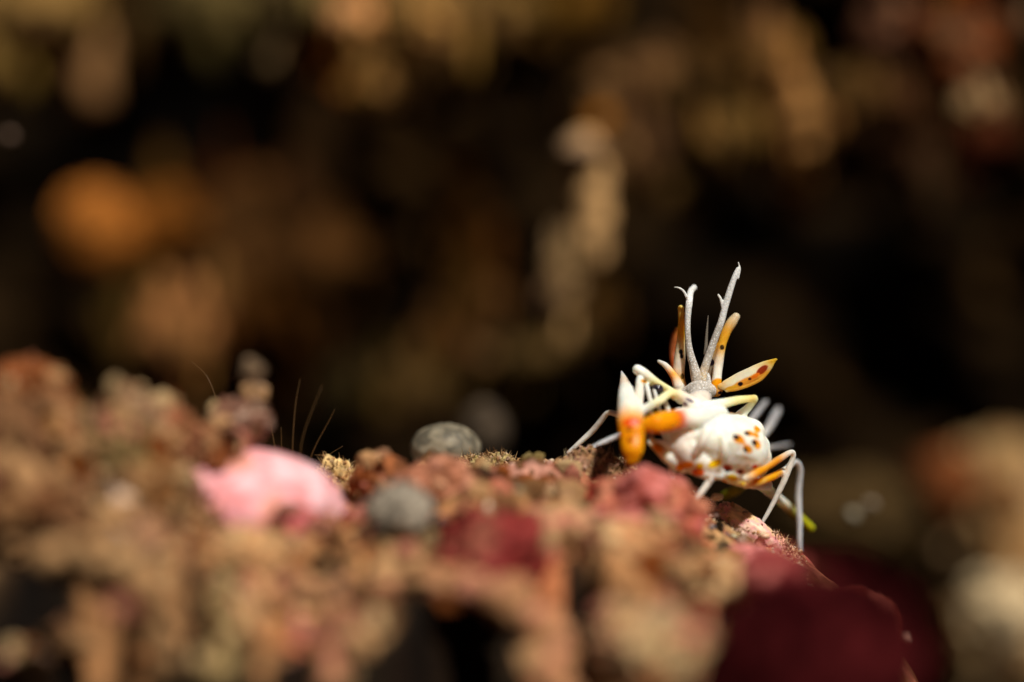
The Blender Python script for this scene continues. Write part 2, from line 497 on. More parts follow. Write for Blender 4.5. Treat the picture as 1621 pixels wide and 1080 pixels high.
branch('coral_finger', [(790, 470, 13.8, 20), (740, 475, 13.8, 24), (705, 510, 13.8, 22), (690, 570, 13.8, 26), (680, 640, 13.8, 24)], shade((88, 60, 32), 1.0), 'brown crook shaped branch left of the olive sloping branch', 'coral', 'coral fingers hanging from the wall', mat=M_far)
branch('coral_finger', [(730, 250, 15.15, 20), (725, 320, 15.15, 28), (740, 390, 15.15, 26), (730, 450, 15.15, 20)], shade((70, 44, 14), 1.0), 'dark mustard branch hanging between outcrop and tall stalk', 'coral', 'coral fingers hanging from the wall', mat=M_far)
lump('coral_clump', 640, 620, 13.13, 55, 45, shade((82, 64, 36)), 'dull olive clump behind the grey dome', 'coral', sub=4, nub=0.3, mat=M_far)
lump('coral_clump', 560, 620, 13.8, 60, 40, shade((50, 42, 26)), 'faint grey green clump between the filaments and the grey dome', 'coral', sub=4, nub=0.3, mat=M_far)
lump('grey_sea_squirt', 765, 680, 5.97, 36, 42, shade((74, 66, 58)), 'blurred grey sea squirt behind right of the grey dome', 'sea squirt', mat=M_far, sub=4, rough=0.12)
lump('coral_clump', 940, 500, 13.13, 45, 50, shade((68, 48, 22)), 'dim brown clump between beige finger and shrimp', 'coral', sub=4, nub=0.3, mat=M_far)
lump('coral_clump', 880, 650, 14.48, 55, 60, shade((42, 30, 14)), 'almost black brown clump left of the shrimp head', 'coral', sub=4, nub=0.3, mat=M_far)
# right of the stalk
lump('wall_crust', 1100, 160, 14, 150, 70, shade((74, 54, 30)), 'dim brown crust behind the hooked branch and the tan arch', 'coral', sub=5, nub=0.35, rough=0.35, mat=M_far)
lump('wall_crust', 1360, 215, 14, 120, 62, shade((76, 54, 34)), 'dim brown crust under the red corner cluster, right of the tan arch', 'coral', sub=5, nub=0.35, rough=0.35, mat=M_far)
lump('wall_crust', 800, 70, 15, 150, 45, shade((72, 52, 24)), 'dim mustard crust behind the clumps of the top edge', 'coral', sub=5, nub=0.35, rough=0.35, mat=M_far)
branch('coral_finger', [(1040, 118, 12.45, 24), (985, 128, 12.45, 30), (950, 170, 12.45, 32), (975, 220, 12.45, 26), (1010, 290, 12.45, 22)], shade((112, 84, 54), 1.0), 'brown hooked branch behind the top of the tall stalk', 'coral', 'coral fingers hanging from the wall', mat=M_far)
lump('small_sponge', 950, 190, 11.1, 19, 18, shade((150, 96, 26), 1.1), 'tiny orange sponge above the tall stalk', 'sponge', mat=M_far, sub=3)
lump('coral_clump', 1088, 312, 13.13, 38, 34, shade((96, 76, 42)), 'olive clump right of the tall stalk', 'coral', sub=4, nub=0.3, mat=M_far)
branch('coral_finger', [(1130, 225, 11.78, 18), (1165, 190, 11.78, 28), (1195, 140, 11.78, 32), (1225, 75, 11.78, 24)], shade((120, 94, 52), 1.0), 'left leg of the tan coral arch at upper right', 'coral', 'coral fingers hanging from the wall', mat=M_far)
branch('coral_finger', [(1215, 100, 11.51, 26), (1250, 145, 11.37, 36), (1268, 200, 11.37, 38), (1275, 250, 11.64, 28), (1280, 310, 12.45, 24)], shade((150, 112, 68), 1.0), 'right leg of the tan coral arch, thick and brightest there', 'coral', 'coral fingers hanging from the wall', mat=M_far)
branch('coral_finger', [(1105, 0, 13.8, 24), (1110, 60, 13.8, 22), (1125, 110, 13.8, 20)], shade((62, 42, 18)), 'dim brown finger coming down from the top edge, left of the arch', 'coral', 'coral fingers hanging from the wall', mat=M_far)
lump('coral_clump', 1350, 150, 12.45, 48, 40, shade((92, 68, 38)), 'brown clump between the tan arch and the red corner cluster', 'coral', sub=4, nub=0.3, mat=M_far)
lump('coral_clump', 1395, 55, 11.1, 42, 36, shade((96, 66, 50)), 'pinkish brown clump left of the red corner cluster', 'coral', sub=4, nub=0.3, mat=M_far)
lump('coral_clump', 1445, 175, 12.45, 58, 42, shade((80, 54, 34)), 'dark brown clump below left of the red corner cluster', 'coral', sub=4, nub=0.3, mat=M_far)
lump('red_coral_cluster', 1515, 85, 9.75, 60, 75, [lin((96, 58, 38)), lin((72, 48, 30)), lin((110, 74, 48)), lin((104, 48, 18))], 'large reddish brown cluster in the top right corner', 'coral', sub=5, nub=0.35, mat=M_far)
lump('coral_lump', 1545, 162, 8.4, 36, 22, shade((160, 132, 98), 1.0), 'pale tan knob on the lower edge of the red corner cluster', 'coral', sub=4, mat=M_far)
lump('coral_clump', 1560, 220, 11.1, 48, 36, shade((70, 34, 20)), 'dark red clump under the pale tan knob', 'coral', sub=4, nub=0.3, mat=M_far)
lump('coral_lump', 1420, 10, 9.75, 14, 13, shade((150, 112, 84)), 'small pinkish knob at the top edge, leftmost near the right corner', 'coral', 'small top right knobs', sub=3, mat=M_far)
lump('coral_lump', 1500, 6, 9.75, 20, 16, shade((150, 100, 42)), 'small orange brown knob at the top edge over the red cluster', 'coral', 'small top right knobs', sub=3, mat=M_far)
lump('coral_lump', 1618, 30, 9.75, 16, 30, shade((112, 90, 70)), 'greyish knob cut by the right edge near the top', 'coral', 'small top right knobs', sub=3, mat=M_far)
# small turf knobs that break up the outlines of the growth on the wall
def turf(objs, per):
    v0, f0 = ico(2); f0 = np.array(f0)
    V, Fs, Cc, k = [], [], [], 0
    for o in objs:
        me = o.data
        vv = np.empty(len(me.vertices) * 3); me.vertices.foreach_get('co', vv); vv = vv.reshape(-1, 3) / U
        nn = np.empty(len(vv) * 3); me.vertices.foreach_get('normal', nn); nn = nn.reshape(-1, 3)
        cc = np.empty(len(vv) * 4, np.float32); me.color_attributes['Col'].data.foreach_get('color', cc); cc = cc.reshape(-1, 4)[:, :3]
        size = (vv.max(0) - vv.min(0))[[0, 2]].mean()
        for i in rng.choice(len(vv), per):
            r = size * rng.uniform(0.04, 0.14)
            q = v0 * (1 + 0.3 * fbm(v0, 1.5, 2, k + 50))[:, None] * r * rng.uniform(0.6, 1.4, 3) * np.array([0.75, 1, 2.2])
            V.append(q + vv[i] + nn[i] * r * rng.uniform(0.0, 1.5) + np.array(o.location) / U); Fs.append(f0 + len(v0) * k); k += 1
            Cc.append(np.tile(cc[i] * rng.uniform(0.35, 1.15) * np.array([1, rng.uniform(.85, 1.1), rng.uniform(.7, 1.2)]), (len(v0), 1)))
    return tag(link('wall_turf', mesh_from('wall_turf', np.concatenate(V), np.concatenate(Fs), np.concatenate(Cc)), M_far), 'small turf knobs covering the growth on the dark wall', kind='stuff')
turf([o for o in C.objects if o.type == 'MESH' and o.get('category') in ('coral', 'rock') and o.name != 'hanging_stalk'], 20)
TINT = np.ones(3)
# lower right
lump('rock_outcrop', 1330, 825, 13, 120, 70, shade((66, 50, 28)), 'dim olive mound behind the shrimp legs at right', 'rock', sub=5, nub=0.2, mat=M_far)
rr = lump('tan_boulder', 1575, 900, 14, 125, 200, [lin((150, 120, 80)), lin((128, 88, 50)), lin((176, 146, 100)), lin((120, 92, 68))], 'big blurred tan boulder at the lower right edge', 'rock', sub=5, nub=0.15, mat=M_far)
lump('rust_sponge', 1500, 765, 13.4, 58, 60, shade((104, 58, 30)), 'rust red sponge on the upper left of the big tan boulder', 'sponge', mat=M_far, sub=4)
lump('cream_sponge', 1590, 968, 12, 58, 50, shade((204, 178, 138), 1.0), 'cream sponge on the front of the big tan boulder', 'sponge', mat=M_far, sub=5, rough=0.28, nub=0.25)
lump('rust_sponge', 1590, 790, 12.6, 40, 42, shade((128, 88, 52)), 'dull brown sponge high on the big tan boulder', 'sponge', mat=M_far, sub=4)

# ------------------------------------------------------------------ growth on the ridge
def on(px, py, sink=0.0):
    return hit(px, py) + sink
def rlump(name, px, py, rx, ry, cols, label, cat, y=None, force=False, **kw):
    h = on(px, py)
    if y is None: yy = h
    elif force: yy = y
    else: yy = (h - 0.6 * min(rx, ry) / PXC) if h < 0.6 else y
    return lump(name, px, py, yy, rx, ry, cols, label, cat, **kw)

pk = [lin((222, 150, 128)), lin((236, 162, 162)), lin((240, 172, 176)), lin((226, 140, 140)), lin((244, 186, 190))]
rlump('pink_crust', 386, 814, 164, 102, pk, 'large smooth pale pink coralline crust on the ridge', 'coralline algae', force=True, y=-1.9, mat=M_pink, rough=0.04, mott=0.06, depth=150, yaw=0.25)
rlump('rose_crust', 478, 838, 52, 34, shade((200, 104, 102), 0.9), 'rose red crust at the lower right of the pale pink crust', 'coralline algae', y=-2.6, force=True, mat=M_pink, rough=0.15)
rlump('rose_crust', 300, 805, 34, 36, shade((232, 150, 132), 1.0), 'salmon crust at the left end of the pale pink crust', 'coralline algae', y=-2.5, force=True, mat=M_pink, rough=0.15)
rlump('rust_lump', 606, 762, 50, 42, shade((140, 84, 50), .9), 'rusty brown lump at the crest right of the sandy tuft', 'rock', y=-1.0, nub=0.1, rough=0.15)
rlump('rust_lump', 690, 790, 68, 62, [lin((164, 106, 80)), lin((136, 84, 58)), lin((176, 120, 94))], 'salmon brown lump under the grey dome', 'rock', y=-1.2, nub=0.15, rough=0.15)
rlump('grey_pebble', 632, 808, 54, 44, shade((160, 148, 130), 0.85), 'smooth blurred grey pebble in front of the rusty lumps', 'pebble', y=-2.6, force=True, rough=0.1)
rlump('brown_stone', 640, 862, 48, 40, shade((104, 86, 60)), 'dull brown stone below the smooth grey pebble', 'stone', y=-2.45, force=True, nub=0.2)
rlump('red_sponge', 1025, 816, 98, 68, [lin((164, 78, 66)), lin((206, 122, 114)), lin((150, 66, 50)), lin((190, 120, 92))], 'pinkish red sponge right under the shrimp head', 'sponge', y=-1.6, force=True, depth=130, mat=M_sponge, rough=0.2)
rlump('red_sponge', 950, 800, 38, 42, shade((142, 44, 32)), 'dark red lobe at the left end of the pinkish red sponge', 'sponge', y=-1.25, mat=M_sponge, rough=0.15)
rlump('red_sponge', 775, 885, 92, 76, [lin((120, 38, 34), .85), lin((156, 64, 58), .85), lin((104, 26, 24), .85), lin((150, 84, 66), .85)], 'deep red sponge in the middle of the ridge front', 'sponge', y=-2.9, force=True, depth=130, mat=M_sponge, rough=0.22)
rlump('tan_lump', 880, 860, 66, 56, [tan, cream, pinkb], 'sandy lump between the deep red and pinkish red sponges', 'rock', y=-2.4, nub=0.25)
rlump('tan_lump', 1000, 870, 62, 46, [tan, lin((190, 120, 80)), cream], 'sandy lump under the pinkish red sponge', 'rock', y=-2.3, nub=0.25)
rlump('rust_lump', 1040, 908, 40, 26, shade((134, 68, 22)), 'dark rust lump low on the ridge front, left of the maroon sponge', 'rock', y=-2.75, nub=0.2)
rlump('cream_lump', 1130, 930, 62, 52, [cream, tan, cream], 'cream lump beside the big maroon sponge', 'rock', y=-2.5, nub=0.2)
rlump('cream_lump', 1060, 1045, 70, 52, [lin((196, 166, 120)), tan, pinkb], 'cream lump at the bottom edge, left of the maroon sponge', 'rock', y=-3.9, nub=0.3)
rlump('salmon_lump', 1180, 905, 50, 46, shade((226, 138, 130)), 'salmon pink crust just above the maroon sponge', 'coralline algae', y=-1.9, mat=M_pink, rough=0.15)
rlump('maroon_lobe', 1222, 915, 58, 52, [lin((196, 108, 100)), lin((160, 74, 70)), lin((120, 42, 44))], 'dusky rose lobe between the salmon crust and the maroon sponge', 'sponge', y=-3.4, force=True, mat=M_dull, rough=0.15)
rlump('tan_lump', 985, 1020, 44, 60, [tan, brown, cream, pinkb * .8], 'tan lump at the bottom edge between the black hollow and the cream lump', 'rock', y=-3.9, force=True, nub=0.3)
rlump('maroon_sponge', 1285, 1080, 175, 190, [lin((70, 14, 18), 0.38), lin((50, 7, 10), 0.3), lin((110, 34, 36), 0.5), lin((60, 9, 12), .3)], 'big dark maroon sponge nearest the lens at lower right', 'sponge', force=True, y=-5.9, mat=M_dull, rough=0.12, depth=120)
rlump('brown_red_sponge', 1325, 1050, 96, 132, [lin((140, 62, 52)), lin((112, 42, 32)), lin((156, 80, 68))], 'brown red sponge slope behind the big maroon sponge', 'sponge', force=True, y=-1.4, mat=M_dull, rough=0.1, rot=-0.5)
branch('crusted_arm', [(690, 925, -3.4, 30), (770, 938, -3.5, 32), (835, 970, -3.6, 34), (870, 1030, -3.8, 36), (880, 1100, -4.0, 36)], [lin((170, 120, 84)), lin((146, 96, 64)), tan, pinkb * .8], 'salmon tan arm curving over the black hollow at bottom', 'rock')
branch('crusted_arm', [(400, 930, -3.3, 30), (480, 938, -3.3, 32), (560, 950, -3.4, 28), (640, 935, -3.4, 26)], [tan, lin((156, 112, 74)), pinkb * .8, brown], 'horizontal sandy arm under the pink crusts', 'rock')
branch('crusted_arm', [(550, 945, -3.8, 28), (545, 1000, -3.9, 34), (520, 1070, -4.1, 30)], [tan, pinkb * .8, brown], 'pinkish tan arm dropping left of the black hollow', 'rock')
branch('crusted_arm', [(350, 950, -4.2, 22), (355, 1000, -4.2, 32), (345, 1060, -4.3, 30)], [lin((164, 138, 92)), lin((130, 104, 64)), lin((170, 144, 100))], 'yellowish tan arm dropping at lower left', 'rock')
branch('crusted_arm', [(80, 880, -4.5, 28), (150, 882, -4.5, 40), (215, 915, -4.5, 36), (250, 975, -4.5, 30), (265, 1040, -4.6, 24)], [tan, lin((160, 124, 84)), lin((130, 96, 64)), brown], 'thick sandy arm arching across the lower left', 'rock')
rlump('brown_lump', 100, 1010, 26, 28, shade((96, 66, 42)), 'round brown knob at lower left, upper of the two', 'rock', y=-5.2, sub=3, rough=0.1)
rlump('brown_lump', 42, 1055, 30, 30, shade((106, 80, 54)), 'round brown knob in the bottom left corner', 'rock', y=-5.2, sub=3, rough=0.1)
rlump('tan_lump', 660, 895, 24, 20, shade((206, 158, 110)), 'small pale sandy lump left of the deep red sponge', 'rock', y=-3.2, sub=4, nub=0.2)
rlump('tan_lump', 470, 885, 44, 30, [lin((192, 134, 84)), rust, tan], 'orange tan lump below the rose red crust', 'rock', y=-3.0, nub=0.25)
rlump('tan_lump', 390, 880, 60, 40, [lin((200, 148, 100)), tan, cream], 'sandy lump under the pale pink crust', 'rock', y=-2.9, nub=0.25)
# left shoulder
lg = 'clumps on the left shoulder'
rlump('left_clump', 45, 605, 58, 36, [lin((130, 74, 40)), lin((100, 56, 26))], 'rust orange clump highest at the left edge', 'reef clump', y=-4.2, nub=0.2, group=lg)
rlump('left_clump', 85, 690, 44, 62, [lin((140, 100, 66)), lin((120, 72, 44)), lin((110, 72, 30))], 'brown clump below the rust orange clump', 'reef clump', y=-4.0, nub=0.25, group=lg)
rlump('left_clump', 20, 720, 46, 70, [lin((120, 84, 54)), lin((96, 62, 40))], 'dull brown clump cut by the left edge', 'reef clump', y=-4.4, nub=0.25, group=lg)
rlump('left_clump', 112, 735, 26, 34, shade((124, 66, 14)), 'small dark amber clump with a glint at left', 'reef clump', y=-3.6, nub=0.1, group=lg)
rlump('left_clump', 60, 815, 76, 60, [lin((112, 74, 44)), lin((90, 54, 30)), lin((124, 88, 58))], 'wide brown clump low at the left edge', 'reef clump', y=-4.4, nub=0.3, group=lg)
rlump('left_clump', 205, 655, 44, 40, [lin((150, 122, 92)), lin((122, 84, 58))], 'pointed beige clump standing above the ridge at left', 'reef clump', y=-3.0, nub=0.25, group=lg)
rlump('left_clump', 190, 715, 52, 44, [lin((136, 112, 70)), lin((112, 88, 52)), lin((144, 116, 76))], 'olive sandy clump under the pointed beige one', 'reef clump', y=-3.3, nub=0.25, group=lg)
rlump('left_clump', 265, 690, 46, 46, [lin((150, 92, 64)), lin((122, 76, 48))], 'reddish brown clump left above the pink crust', 'reef clump', y=-2.6, nub=0.25, group=lg)
rlump('left_clump', 330, 710, 50, 38, [lin((156, 106, 78)), lin((138, 94, 62))], 'pinkish tan clump touching the top left of the pink crust', 'reef clump', y=-2.2, nub=0.25, group=lg)
rlump('left_clump', 375, 665, 46, 32, [lin((150, 122, 104)), lin((110, 72, 58)), lin((120, 84, 66))], 'mauve brown clump behind the pink crust', 'reef clump', y=-1.9, nub=0.25, group=lg)
rlump('left_clump', 168, 800, 40, 44, [lin((176, 150, 118)), lin((140, 112, 82))], 'pale beige clump between left shoulder and pink crust', 'reef clump', y=-3.9, nub=0.2, group=lg)
rlump('left_clump', 250, 790, 46, 54, [lin((140, 94, 54)), lin((104, 66, 32)), lin((150, 110, 70))], 'brown clump left of the salmon crust', 'reef clump', y=-3.2, nub=0.3, group=lg)
rlump('left_clump', 225, 860, 40, 40, [lin((168, 122, 88)), lin((140, 104, 80))], 'tan clump above the thick sandy arm', 'reef clump', y=-4.2, nub=0.25, group=lg)
# crest pieces near the focus plane
rlump('sandy_tuft', 545, 768, 48, 32, [lin((206, 170, 112)), lin((214, 182, 126)), lin((180, 144, 92))], 'yellowish sandy tuft at the right end of the pink crust', 'algae tuft', force=True, y=-0.25, rough=0.3, nub=0.2, rot=-0.35)
rlump('mossy_tuft', 772, 742, 46, 20, [lin((164, 142, 92)), lin((132, 112, 62)), lin((180, 160, 110))], 'olive mossy tuft on the crest left of the shrimp', 'algae tuft', force=True, y=-0.1, rough=0.3, nub=0.2)
rlump('sandy_lump', 925, 752, 50, 36, [lin((146, 106, 82)), lin((122, 90, 60)), lin((160, 118, 96))], 'brown sandy knob on the crest at the shrimp front feet', 'rock', force=True, y=-0.35, rough=0.28, nub=0.25)
rlump('sandy_lump', 975, 748, 34, 18, [lin((150, 112, 80)), lin((120, 86, 50)), lin((186, 150, 120))], 'small sandy knob below the hanging orange claw', 'rock', force=True, y=-0.2, rough=0.3, nub=0.25)
rlump('sandy_lump', 880, 800, 40, 32, [lin((168, 130, 100)), lin((120, 92, 60)), lin((190, 150, 122))], 'mottled sandy knob left of the dark red lobe', 'rock', force=True, y=-1.4, rough=0.28, nub=0.25)
d = rlump('grey_dome', 706, 710, 56, 40, shade((150, 140, 118), .85), 'rounded grey translucent sea squirt dome on the crest', 'sea squirt', force=True, y=0.9, mat=M_dome, rough=0.03, depth=45, mott=0.06)
rlump('crust_edge', 1180, 838, 66, 26, [lin((240, 196, 172)), lin((236, 160, 158)), lin((226, 186, 140))], 'pale pink crust edge under the shrimp rear feet', 'coralline algae', force=True, y=-0.15, mat=M_pink, rough=0.15, rot=-0.6)
rlump('crust_edge', 1225, 868, 40, 18, [lin((226, 178, 136)), lin((232, 170, 150))], 'sandy crust edge beneath the rearmost shrimp foot', 'coralline algae', force=True, y=-0.1, mat=M_reef, rough=0.25, rot=-0.4, nub=0.2)

# ------------------------------------------------------------------ sand grains lying on the ridge (nobody could count them)
def grains(name, n, boxes, sizes, cols, label):
    v0, f0 = ico(1)
    V, Fs, Cc = [], [], []
    f0 = np.array(f0)
    for i in range(n):
        x0, x1, ya, yb = boxes[i % len(boxes)]
        x = rng.uniform(x0, x1); y = rng.uniform(ya, yb)
        if hz(x, y) < crest(np.array(x)) - 1.0 and y < -3.0: y = rng.uniform(-3.2, -0.8)
        r = sizes[0] + (sizes[1] - sizes[0]) * rng.random() ** 3
        q = v0 * (1 + 0.35 * rng.standard_normal((len(v0), 1)) * 0.5) * (r * rng.uniform(0.45, 1.6, 3))
        V.append(q + [x, y, hz(x, y) + r * 0.4])
        Fs.append(f0 + len(v0) * i)
        Cc.append(np.tile(cols[rng.integers(len(cols))] * rng.uniform(0.7, 1.15), (len(v0), 1)))
    o = link(name, mesh_from(name, np.concatenate(V), np.concatenate(Fs), np.concatenate(Cc), smooth=False), M_grain)
    return tag(o, label, kind='stuff')
gcols = [cream, tan, lin((230, 200, 160)), lin((214, 170, 150)), brown, lin((60, 52, 46)), lin((240, 220, 190))]
bx = [(-1.6, 2.3, -0.7, 0.6), (0.2, 2.2, -0.4, 0.5), (1.3, 2.3, -0.5, 0.4)]
grains('sand_grains', 3200, bx, (0.004, 0.02), gcols, 'fine sand grains dusting the crest of the ridge')
grains('rubble_crumbs', 2600, [(-5, 2.6, -3.3, -0.6), (-5, -1.5, -3.6, -1)], (0.02, 0.07), [tan * .8, cream * .85, brown, rust * .8, pinkb * .8, dark * 2, olive], 'coarse crumbs scattered over the front of the ridge')

def scatter_on(objname_pts, n, size, cols, name, label):
    """fuzz of fine grains stuck to the surfaces of given lumps"""
    v0, f0 = ico(1); f0 = np.array(f0)
    V, Fs, Cc = [], [], []
    k = 0
    for o, cnt in objname_pts:
        me = o.data
        vv = np.empty(len(me.vertices) * 3); me.vertices.foreach_get('co', vv)
        nn = np.empty(len(me.vertices) * 3); me.vertices.foreach_get('normal', nn)
        vv = vv.reshape(-1, 3) / U + np.array(o.location) / U; nn = nn.reshape(-1, 3)
        for i in rng.choice(len(vv), cnt):
            r = size[0] + (size[1] - size[0]) * rng.random() ** 2.5
            q = v0 * (1 + 0.5 * (rng.random((len(v0), 1)) - 0.5)) * (r * rng.uniform(0.45, 1.9, 3))
            V.append(q + vv[i] + nn[i] * r * rng.uniform(-0.5, 0.8)); Fs.append(f0 + len(v0) * k); k += 1
            Cc.append(np.tile(cols[rng.integers(len(cols))] * rng.uniform(0.6, 1.15), (len(v0), 1)))
    return tag(link(name, mesh_from(name, np.concatenate(V), np.concatenate(Fs), np.concatenate(Cc), smooth=False), M_grain), label, kind='stuff')
B = bpy.data.objects
scatter_on([(B['sandy_tuft'], 1100), (B['mossy_tuft'], 1300), (B['sandy_lump'], 1100), (B['sandy_lump.001'], 700), (B['sandy_lump.002'], 500), (B['crust_edge'], 250), (B['crust_edge.001'], 500)],
           0, (0.003, 0.014), [cream, tan, lin((170, 140, 96)), brown, lin((214, 176, 150))], 'tuft_fuzz', 'grainy fuzz caught on the tufts and knobs of the crest')

def fuzz(objs, n, length, cols, name, label):
    V, Fs, Cc, k = [], [], [], 0
    for o in objs:
        me = o.data
        vv = np.empty(len(me.vertices) * 3); me.vertices.foreach_get('co', vv); vv = vv.reshape(-1, 3) / U + np.array(o.location) / U
        nn = np.empty(len(vv) * 3); me.vertices.foreach_get('normal', nn); nn = nn.reshape(-1, 3)
        up = np.where(nn[:, 2] > 0.1)[0]
        for i in rng.choice(up, n):
            d = nn[i] + rng.normal(0, 0.5, 3) + [0, 0, 0.4]; d /= np.linalg.norm(d)
            L = length * rng.uniform(0.3, 1.0); b = vv[i]
            bend = rng.normal(0, 0.3, 3) * L
            a = np.cross(d, [0.3, 1, 0.2]); a /= np.linalg.norm(a); c = np.cross(d, a)
            r = rng.uniform(0.0025, 0.006)
            ring = [a, -0.5 * a + 0.87 * c, -0.5 * a - 0.87 * c]
            q = [b + x * r for x in ring] + [b + d * L * 0.5 + x * r * 0.8 for x in ring] + [b + d * L + bend]
            V.append(np.array(q))
            f = [[0, 1, 4], [0, 4, 3], [1, 2, 5], [1, 5, 4], [2, 0, 3], [2, 3, 5], [3, 4, 6], [4, 5, 6], [5, 3, 6]]
            Fs.append(np.array(f) + 7 * k); k += 1
            Cc.append(np.tile(cols[rng.integers(len(cols))] * rng.uniform(0.6, 1.2), (7, 1)))
    return tag(link(name, mesh_from(name, np.concatenate(V), np.concatenate(Fs), np.concatenate(Cc), smooth=False), M_reef), label, kind='stuff')
fuzz([B['sandy_tuft'], B['mossy_tuft'], B['sandy_lump'], B['sandy_lump.001'], B['crust_edge.001']], 260, 0.075, [cream, tan, brown, lin((200, 180, 140)), lin((90, 70, 44))], 'algae_fuzz', 'short fuzzy algae threads along the crest')
fg = [o for o in C.objects if o.type == 'MESH' and o.get('category') in ('rock', 'sponge', 'reef clump', 'coralline algae', 'stone') and o.location.y < -0.008
      and o.name.split('.')[0] not in ('maroon_sponge', 'pink_crust', 'brown_red_sponge', 'red_sponge', 'maroon_lobe')]
scatter_on([(o, 40) for o in fg], 0, (0.008, 0.085), [tan, pinkb * .8, brown, rust * .8, tan * .8, cream, brown * .6, tan], 'crust_crumbs', 'knobby crust crumbs grown over the lumps of the ridge')
scatter_on([(B['pink_crust'], 90), (B['red_sponge'], 120), (B['brown_red_sponge'], 150)], 0, (0.004, 0.018), [tan, lin((230, 150, 140)), rose, rust], 'crust_grit', 'fine grit on the pink crust and the red sponges')

def pebble(px, py, r, c, label, y=None, sq=0.75):
    yy = (hit(px, py) if y is None else y)
    k = (FOC + yy) / FOC / PXC
    o = link('pebble', lump_mesh('pebble', (r * k, r * k * 0.8, r * k * sq), shade(c), sub=3, rough=0.12), M_grain, None, P(px, py, yy))
    return tag(o, label, 'pebble', 'single grains on the crest')
pebble(1135, 787, 10, (246, 214, 176), 'shiny cream grain beside the shrimp middle foot', y=-0.35, sq=0.65)
pebble(1149, 846, 5, (62, 54, 66), 'black grain left of the grey green grain', y=-0.55)
pebble(1158, 852, 10, (150, 140, 110), 'grey green grain on the pink crust edge', y=-0.55)
pebble(1167, 853, 3.5, (30, 24, 30), 'tiny black grain right of the grey green grain', y=-0.6)
pebble(1133, 817, 5, (110, 84, 74), 'small dark grain below the shiny cream grain', y=-0.6)
pebble(1127, 835, 6, (112, 104, 108), 'slate grey grain left of the pink crust edge', y=-0.8)
pebble(1210, 848, 10, (240, 186, 150), 'peach grain by the rear shrimp foot', y=-0.3, sq=0.6)
pebble(1135, 898, 8, (140, 118, 110), 'faint grey grain on the cream lump', y=-3.0)
pebble(540, 808, 9, (250, 214, 176), 'pale round grain below the sandy tuft', y=-1.0)
pebble(985, 810, 9, (236, 204, 150), 'pale yellow grain on the pinkish red sponge, left of a pair', y=-2.05)
pebble(1003, 809, 9, (230, 200, 140), 'pale yellow grain on the pinkish red sponge, right of a pair', y=-2.1)
pebble(945, 832, 11, (214, 170, 116), 'sandy grain under the dark red lobe', y=-2.2)
pebble(608, 718, 9, (176, 128, 92), 'tan grain on top of the rusty brown lump', y=-1.5)
pebble(694, 768, 11, (190, 140, 104), 'tan grain on the salmon brown lump', y=-1.9)
pebble(1440, 1008, 9, (200, 150, 130), 'pale grain on the right rim of the brown red sponge', y=-1.6)

def speck(px, py, r, y, c, label):
    k = (FOC + y) / FOC / PXC
    o = link('drifting_speck', lump_mesh('drifting_speck', (r * k,) * 3, shade(c), sub=2, rough=0.2), M_grain, None, P(px, py, y))
    return tag(o, label, 'particle', 'specks drifting in the water')
speck(15, 216, 9, 5, (120, 96, 80), 'drifting speck alone at the left edge')
speck(1350, 815, 10, 4, (150, 140, 118), 'drifting speck right of the shrimp, lower of a pair')
speck(1379, 799, 9, 4, (150, 136, 118), 'drifting speck right of the shrimp, upper of a pair')

# ------------------------------------------------------------------ fine filaments on the pink crust
def filaments():
    root = bpy.data.objects.new('filament_tuft', None); C.objects.link(root)
    base = P(440, 735, 0.2)
    root.location = Vector(base * U)
    tag(root, 'sparse tuft of hair fine upright filaments behind the pink crust', 'hydroid')
    for a in ([(440, 745, .2), (432, 690, .2), (420, 640, .25), (408, 596, .3)], [(448, 745, .2), (446, 715, .2), (445, 676, .2)],
              [(462, 745, .3), (464, 690, .3), (468, 640, .35), (475, 600, .4)], [(484, 745, .3), (500, 705, .3), (520, 668, .3), (530, 648, .3)],
              [(498, 748, -.1), (516, 724, -.1), (543, 706, -.1)], [(360, 720, .1), (350, 660, .15), (330, 600, .2), (303, 572, .3)],
              [(420, 740, .4), (408, 700, .4), (395, 660, .4)], [(474, 748, .6), (480, 690, .6), (510, 610, .7)]):
        s = catmull([P(*q) - base for q in a], 8)
        v, f = rings_tube(s, np.linspace(0.006, 0.0025, len(s)), n=6, caps=False)
        link('filament', mesh_from('filament', v, f), M_hair, root)
    return root
filaments()
branch('stalked_polyp', [(412, 650, -2.6, 3), (404, 615, -2.6, 4), (400, 592, -2.6, 20), (396, 578, -2.6, 13)], shade((112, 90, 68)), 'beige knob on a thin stalk above the mauve brown clump', 'polyp', rough=0.08)

